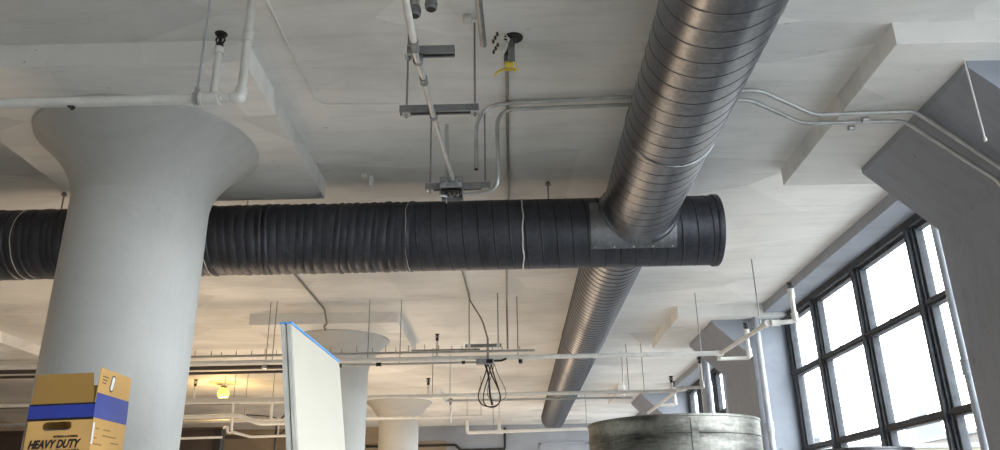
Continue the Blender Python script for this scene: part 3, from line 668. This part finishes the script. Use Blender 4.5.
# ------------------------------------------------------------------ leaning white boards
def board(xo, y0, y1, th, name, label):
    # a sheet standing on the floor and leaning toward -X
    sl = -.13; L = 2.44 / math.cos(math.atan(.13)) if False else 2.46
    ang = math.atan(.13); rot = Matrix.Rotation(-ang, 4, 'Y')
    Mx = Matrix.Translation((xo, y0, FLOOR)) @ Matrix.Rotation(-.024, 4, 'Z') @ rot; y1 = y1 - y0; y0 = 0
    t = empty(name, (xo, 3.8, FLOOR))
    MB().box(-th, 0, y0, y1, 0, L, mat=Mx).build('edge_band', 'whiteedge', t, smooth=False)
    MB().box(0, .004, y0 + .006, y1, .01, L - .012, mat=Mx).build('face_sheet', 'white', t, smooth=False)
    tp = MB(); tp.box(-th - .002, .006, y0 - .002, y1 + .002, L - .006, L + .003, mat=Mx)
    tp.build('blue_tape', 'bluetape', t, smooth=False, label='blue masking tape along the top edge')
    thing(t, label, 'board', 'leaning boards'); return t
tilt = .13 * 2.44
board(-.972 + .315, 3.35, 4.25, .017, 'white_board', 'tall white board with blue tape along its top edge, front one of the leaning pair')
board(-.972 + .315 - .027, 3.352, 4.20, .018, 'white_board', 'narrow edge of the rear white board leaning behind the front one, blue taped corner')

# ------------------------------------------------------------------ carton
cx0, cx1, cy0, cy1 = -2.10, -1.815, 3.40, 3.70; zt = .508; zb = .16
ct = empty('cardboard_carton', ((cx0 + cx1) / 2, (cy0 + cy1) / 2, zb)); T = .004
w = MB()
hx0, hx1, hz0, hz1 = -2.030, -1.905, .396, .432
# front wall with an elongated hand hole
def wall_with_hole():
    n = 20; o = []; rad = (hz1 - hz0) / 2; zc = (hz0 + hz1) / 2
    for i in range(n):
        a = 2 * pi * i / n + pi / n
        cxh = (hx1 - rad) if cos(a) > 0 else (hx0 + rad); o.append((cxh + rad * cos(a), zc + rad * sin(a)))
    outer = []
    for (x, z) in o:
        dx, dz = x - (hx0 + hx1) / 2, z - zc
        sx = ((cx1 if dx > 0 else cx0) - (hx0 + hx1) / 2) / dx if abs(dx) > 1e-6 else 1e9
        sz = ((zt - .055 if dz > 0 else zb) - zc) / dz if abs(dz) > 1e-6 else 1e9
        s_ = min(sx, sz); outer.append(((hx0 + hx1) / 2 + dx * s_, zc + dz * s_))
    corners = [(cx1, zb), (cx0, zb), (cx1, zt - .055), (cx0, zt - .055)]
    for c_ in corners:      # snap the nearest outer point to each corner
        j = min(range(n), key=lambda i: (outer[i][0] - c_[0]) ** 2 + (outer[i][1] - c_[1]) ** 2); outer[j] = c_
    for y in (cy0, cy0 + T):
        w.add([(x, y, z) for x, z in o] + [(x, y, z) for x, z in outer], [(i, (i + 1) % n, n + (i + 1) % n, n + i) for i in range(n)])
    w.add([(x, cy0, z) for x, z in o] + [(x, cy0 + T, z) for x, z in o], [(i, (i + 1) % n, n + (i + 1) % n, n + i) for i in range(n)])
wall_with_hole()
w.box(cx0, cx0 + T, cy0, cy1, zb, zt).box(cx1 - T, cx1, cy0 + T, cy1, zb, zt - .055).box(cx0, cx1, cy1 - T, cy1, zb, zt).box(cx0, cx1, cy0, cy1, zb, zb + T)
w.build('carton_body', 'kraft', ct, smooth=False)
MB().box(cx0 - .001, cx1 + .001, cy0 - .0015, cy0 + T, zt - .062, zt - .0).box(cx1 - T, cx1 + .0015, cy0 - .001, cy1, zt - .062, zt).build('blue_band', 'boxblue', ct, smooth=False, label='printed blue band')
MB().box(cx0, cx1, cy0 - .002, cy0 - .0005, zt - .070, zt - .060).box(cx0, cx1, cy0 - .002, cy0 + T, zt - .005, zt + .001).build('stripe_and_gap_shadow', 'ink', ct, smooth=False)  # printed stripe, plus a black line painted as the shadow gap below the flap
MB().box(cx0 + .02, cx1 - .002, cy1 - T, cy1 + .001, zt, zt + .13).build('back_flap', 'kraftin', ct, smooth=False)
MB().prism([(cx0 + .001, zt + .003), (cx0 + .006, zt + .132), (cx1 - .030, zt + .132), (cx1 - .010, zt + .003)], cy0 + .006, cy0 + .010, 'Y').build('front_flap', 'kraftin', ct, smooth=False, label='plain darker brown flap standing up')
fl = MB().prism([(cy0 - .0, zt), (cy0 + .012, zt + .155), (cy1 - .004, zt + .155), (cy1, zt)], cx1 - T, cx1, 'X').build('side_flap', 'kraft', ct, smooth=False)
MB().prism([(cy0 - .0, zt), (cy0 + .004, zt + .045), (cy1 - .002, zt + .045), (cy1, zt)], cx1 - T, cx1 + .001, 'X').build('blue_band', 'boxblue', fl, smooth=False)
ic = MB(); a = .5
def capsule(cy, cz, L, r, x, tilt_):
    pts = []
    for i in range(16):
        t = 2 * pi * i / 16; y = r * cos(t); z = r * sin(t) + (L if sin(t) > 0 else -L); pts.append((cy + y * cos(tilt_) - z * sin(tilt_), cz + y * sin(tilt_) + z * cos(tilt_)))
    return pts
MB().prism(capsule(cy0 + .125, zt + .10, .022, .017, 0, -.25), cx1, cx1 + .0012, 'X').build('printed_outline', 'ink', fl, smooth=False)
MB().prism(capsule(cy0 + .125, zt + .10, .020, .012, 0, -.25), cx1, cx1 + .0020, 'X').build('printed_tube', 'paper', fl, smooth=False, label='white caulk tube icon')
k = MB()
for i in range(3): k.box(cx1, cx1 + .001, cy0 + .035, cy0 + .085 - .01 * i, zt + .118 - i * .014, zt + .122 - i * .014)
k.build('printed_lines', 'ink', fl, smooth=False)
k = MB()
for (ya, yb, z) in ((.10, .16, .40), (.10, .22, .375), (.18, .25, .35), (.03, .06, .40), (.03, .05, .36), (.02, .10, .335)): k.box(cx1, cx1 + .001, cy0 + ya, cy0 + yb, z, z + .006)
k.build('printed_lines', 'kraftin', ct, smooth=False)
MB().box(cx1 + .0005, cx1 + .002, cy0 + .004, cy0 + .018, .335, .425).build('clear_tape', 'paper', ct, smooth=False)
MB().box(cx0 + .02, cx1 - .02, cy0 + .05, cy1 - .05, zb + T, .41).build('contents', 'strut', ct, smooth=False, label='dark grey contents inside')
def lettering(txt, size, x, z, width, mat, parent, shear=.25, off=.0, name='lettering', al='LEFT'):
    cu = bpy.data.curves.new(name, 'FONT'); cu.body = txt; cu.size = size; cu.shear = shear; cu.extrude = .0006; cu.offset = off; cu.align_x = al; cu.resolution_u = 3
    cu.materials.append(M[mat]); o = bpy.data.objects.new(name, cu); C.objects.link(o); bpy.context.view_layer.update()
    me = bpy.data.meshes.new_from_object(o.evaluated_get(bpy.context.evaluated_depsgraph_get())); bpy.data.objects.remove(o)
    wd = max(v.co.x for v in me.vertices); me.transform(Matrix.Rotation(pi / 2, 4, 'X') @ Matrix.Diagonal((width / wd, 1, 1, 1)))
    o = bpy.data.objects.new(name, me); C.objects.link(o); o.parent = parent; o.location = Vector((x, cy0 - .0012, z)) - WL[parent.name]; return o
lettering('HEAVY DUTY', .047, -2.078, .3235, .226, 'ink', ct, .3, .0023)
lettering('CONSTRUCTION ADHESIVE', .020, -2.030, .302, .175, 'ink', ct, .2, .0006)
lettering('INTERIOR & EXTERIOR', .013, -1.975, .3655, .105, 'ink', ct, .1, .0003)
thing(ct, 'open tan HEAVY DUTY cardboard carton with a blue band, in front of the nearest column', 'box')
ct.rotation_euler = (0, -.022, 0); ct.location.x += .014
# rack the carton stands on (its top is just under the picture)
rk = empty('steel_rack', (-1.96, 3.58, FLOOR))
for z in (zb - .03, -.45, -1.2): MB().box(-2.42, -1.60, 3.33, 3.83, z, z + .03, bev=.004).build('shelf', 'box', rk)
for x in (-2.42, -1.64):
    for y in (3.33, 3.79): MB().box(x, x + .04, y, y + .04, FLOOR, zb - .03).build('post', 'box', rk)
thing(rk, 'grey steel rack carrying the HEAVY DUTY carton', 'rack')

# ------------------------------------------------------------------ standing duct sections
def drum(x, y, r, zt_, mat, label, pitch=.088):
    t = empty('duct_section', (x, y, FLOOR)); prof = []
    z = FLOOR
    prof.append((r, z))
    zz = zt_ - .087
    seams = []
    while zz > FLOOR + .05: seams.append(zz); zz -= .16
    for s_ in seams[::-1]: prof += [(r, s_ - .006), (r + .005, s_ - .003), (r + .005, s_ + .003), (r, s_ + .006)]
    prof += [(r, zt_ - .012), (r + .004, zt_ - .010), (r + .004, zt_)]
    inner = [(r - .004, zt_), (r - .006, zt_ - .3), (r - .006, FLOOR)]
    MB().lathe(prof + inner, (x, y, 0), 'Z', 96, caps=False).build('shell', mat, t)
    MB().box(x - .0, x + .035, y - r - .006, y - r + .01, FLOOR, zt_ - .02).build('vertical_seam', mat, t)
    thing(t, label, 'duct'); return t
drum(.862, 4.33, .452, .478, 'drum', 'large stained galvanized duct section standing upright below the receding duct')
drum(2.07, 4.90, .31, .362, 'drum_dark', 'dull grey duct section top at the bottom edge, before the big window')

# ------------------------------------------------------------------ outside
def at_d(dx, dz, D): return dx * D, D, dz * D
def tower():
    D = 900; x, y, _ = at_d(.5085, 0, D); t = empty('skyscraper', (x, y, -60)); f = 2.6
    tiers = [(20, -60, 62), (17, 62, 84), (13.5, 84, 98), (9, 98, 104), (5, 104, 110), (2.6, 110, 117)]
    b1 = MB()
    for h, a, b_ in tiers: b1.box(x - h, x + h, y - h, y + h, a, b_)
    b1.build('stepped_body', 'pale', t, smooth=False)
    MB().lathe([(2.0, 117), (1.3, 124), (.7, 131), (.3, 140)], (x, y, 0), 'Z', 12).build('spire', 'pale', t)
    k = MB()
    for i in range(7):
        for j in range(9): k.box(x - 17 + i * 5.3, x - 15 + i * 5.3, y - 20.3, y - 20, -50 + j * 12, -44 + j * 12)
    k.build('window_rows', 'winpane', t, smooth=False)
    thing(t, 'hazy pale stepped skyscraper with a spire seen through the big window', 'building')
tower()
def block(x0, x1, y0, y1, z1, mat, label, rows=2, cols=6, name='roof_building'):
    t = empty(name, ((x0 + x1) / 2, (y0 + y1) / 2, -25)); MB().box(x0, x1, y0, y1, -25, z1).build('body', mat, t, smooth=False)
    MB().box(x0 - .2, x1 + .2, y0 - .2, y1 + .2, z1, z1 + .35).build('coping', 'pale', t, smooth=False)
    k = MB(); w_ = (x1 - x0) / cols
    for j in range(rows):
        for i in range(cols): k.box(x0 + w_ * (i + .3), x0 + w_ * (i + .7), y0 - .06, y0 - .01, z1 - 3.2 - j * 3.4, z1 - 1.6 - j * 3.4)
    k.build('window_rows', 'winpane', t, smooth=False)
    thing(t, label, 'building', 'buildings outside the window'); return t
block(24, 40.5, 62, 80, 4.7, 'beige', 'low pale yellow building seen through the lowest panes near the duct sections')
block(42.5, 60, 70, 90, 6.9, 'brown', 'greyish brown block seen through the lowest pane next to the nearest wall column', 2, 8)
block(30, 41, 108, 120, 9.6, 'pale', 'pale rooftop block with small windows seen through the leftmost lower pane', 2, 7)
struct(MB().box(4.5, 1600, -400, 1700, -26, -25).build('ground', 'street', smooth=False))

# ------------------------------------------------------------------ light
W = bpy.data.worlds.new('World'); bpy.context.scene.world = W; W.use_nodes = True
bg = W.node_tree.nodes['Background']; bg.inputs[0].default_value = (.93, .97, 1.0, 1); bg.inputs[1].default_value = 8.0
for (a, b_) in bays:                                   # portals guide daylight sampling through the windows
    l = bpy.data.lights.new('window_portal', 'AREA'); l.shape = 'RECTANGLE'; l.size = b_ - a; l.size_y = HEAD - SILL; l.cycles.is_portal = True
    o = bpy.data.objects.new('window_portal', l); C.objects.link(o); o.location = (3.92, (a + b_) / 2, (HEAD + SILL) / 2)
    o.rotation_euler = Matrix(((0, 0, 1), (1, 0, 0), (0, 1, 0))).to_euler()   # -Z faces -X
def lamp(x, y, z, e, col=(1, .74, .49), r=.7, name='unseen_warm_light'):
    l = bpy.data.lights.new(name, 'POINT'); l.energy = e; l.color = col; l.shadow_soft_size = r
    o = bpy.data.objects.new(name, l); C.objects.link(o); o.location = (x, y, z); return o
lamp(-5.57, 15.1, 2.12, 26, (1, .62, .22), .1, 'globe_light')
WARM_FILL = [(-3.6, 9.0, -.9, 85), (-3.4, 13.5, -.9, 150), (-1.5, 19, -.8, 120), (-7, 17, -.8, 20)]  # unseen fill lights without fixtures, added to warm the ceiling beyond the cross duct
lamp(-6.6, 6.2, 1.7, 22)
for x, y, z, e in WARM_FILL: lamp(x, y, z, e)

# ------------------------------------------------------------------ raise everything from eye-relative to floor-based heights, camera
for o in bpy.data.objects:
    if o.parent is None: o.location.z += EYE
f, pitch, yaw, roll = 778.17, .364078, -.011512, -.01715
fwv = Vector((sin(yaw) * cos(pitch), cos(yaw) * cos(pitch), sin(pitch))); r0 = Vector((cos(yaw), -sin(yaw), 0)); u0 = r0.cross(fwv)
r = r0 * cos(roll) + u0 * sin(roll); u = -r0 * sin(roll) + u0 * cos(roll)
cam = bpy.data.cameras.new('camera'); cam.sensor_width = 36; cam.lens = 36 * f / 1000; cam.clip_end = 3000
co = bpy.data.objects.new('camera', cam); C.objects.link(co)
co.matrix_world = Matrix((( r.x, u.x, -fwv.x, 0), (r.y, u.y, -fwv.y, 0), (r.z, u.z, -fwv.z, EYE), (0, 0, 0, 1)))
sc_ = bpy.context.scene; sc_.camera = co
vs = sc_.view_settings; vs.view_transform = 'Standard'; vs.look = 'None'; vs.gamma = 1; vs.use_curve_mapping = False; vs.exposure = 0.78
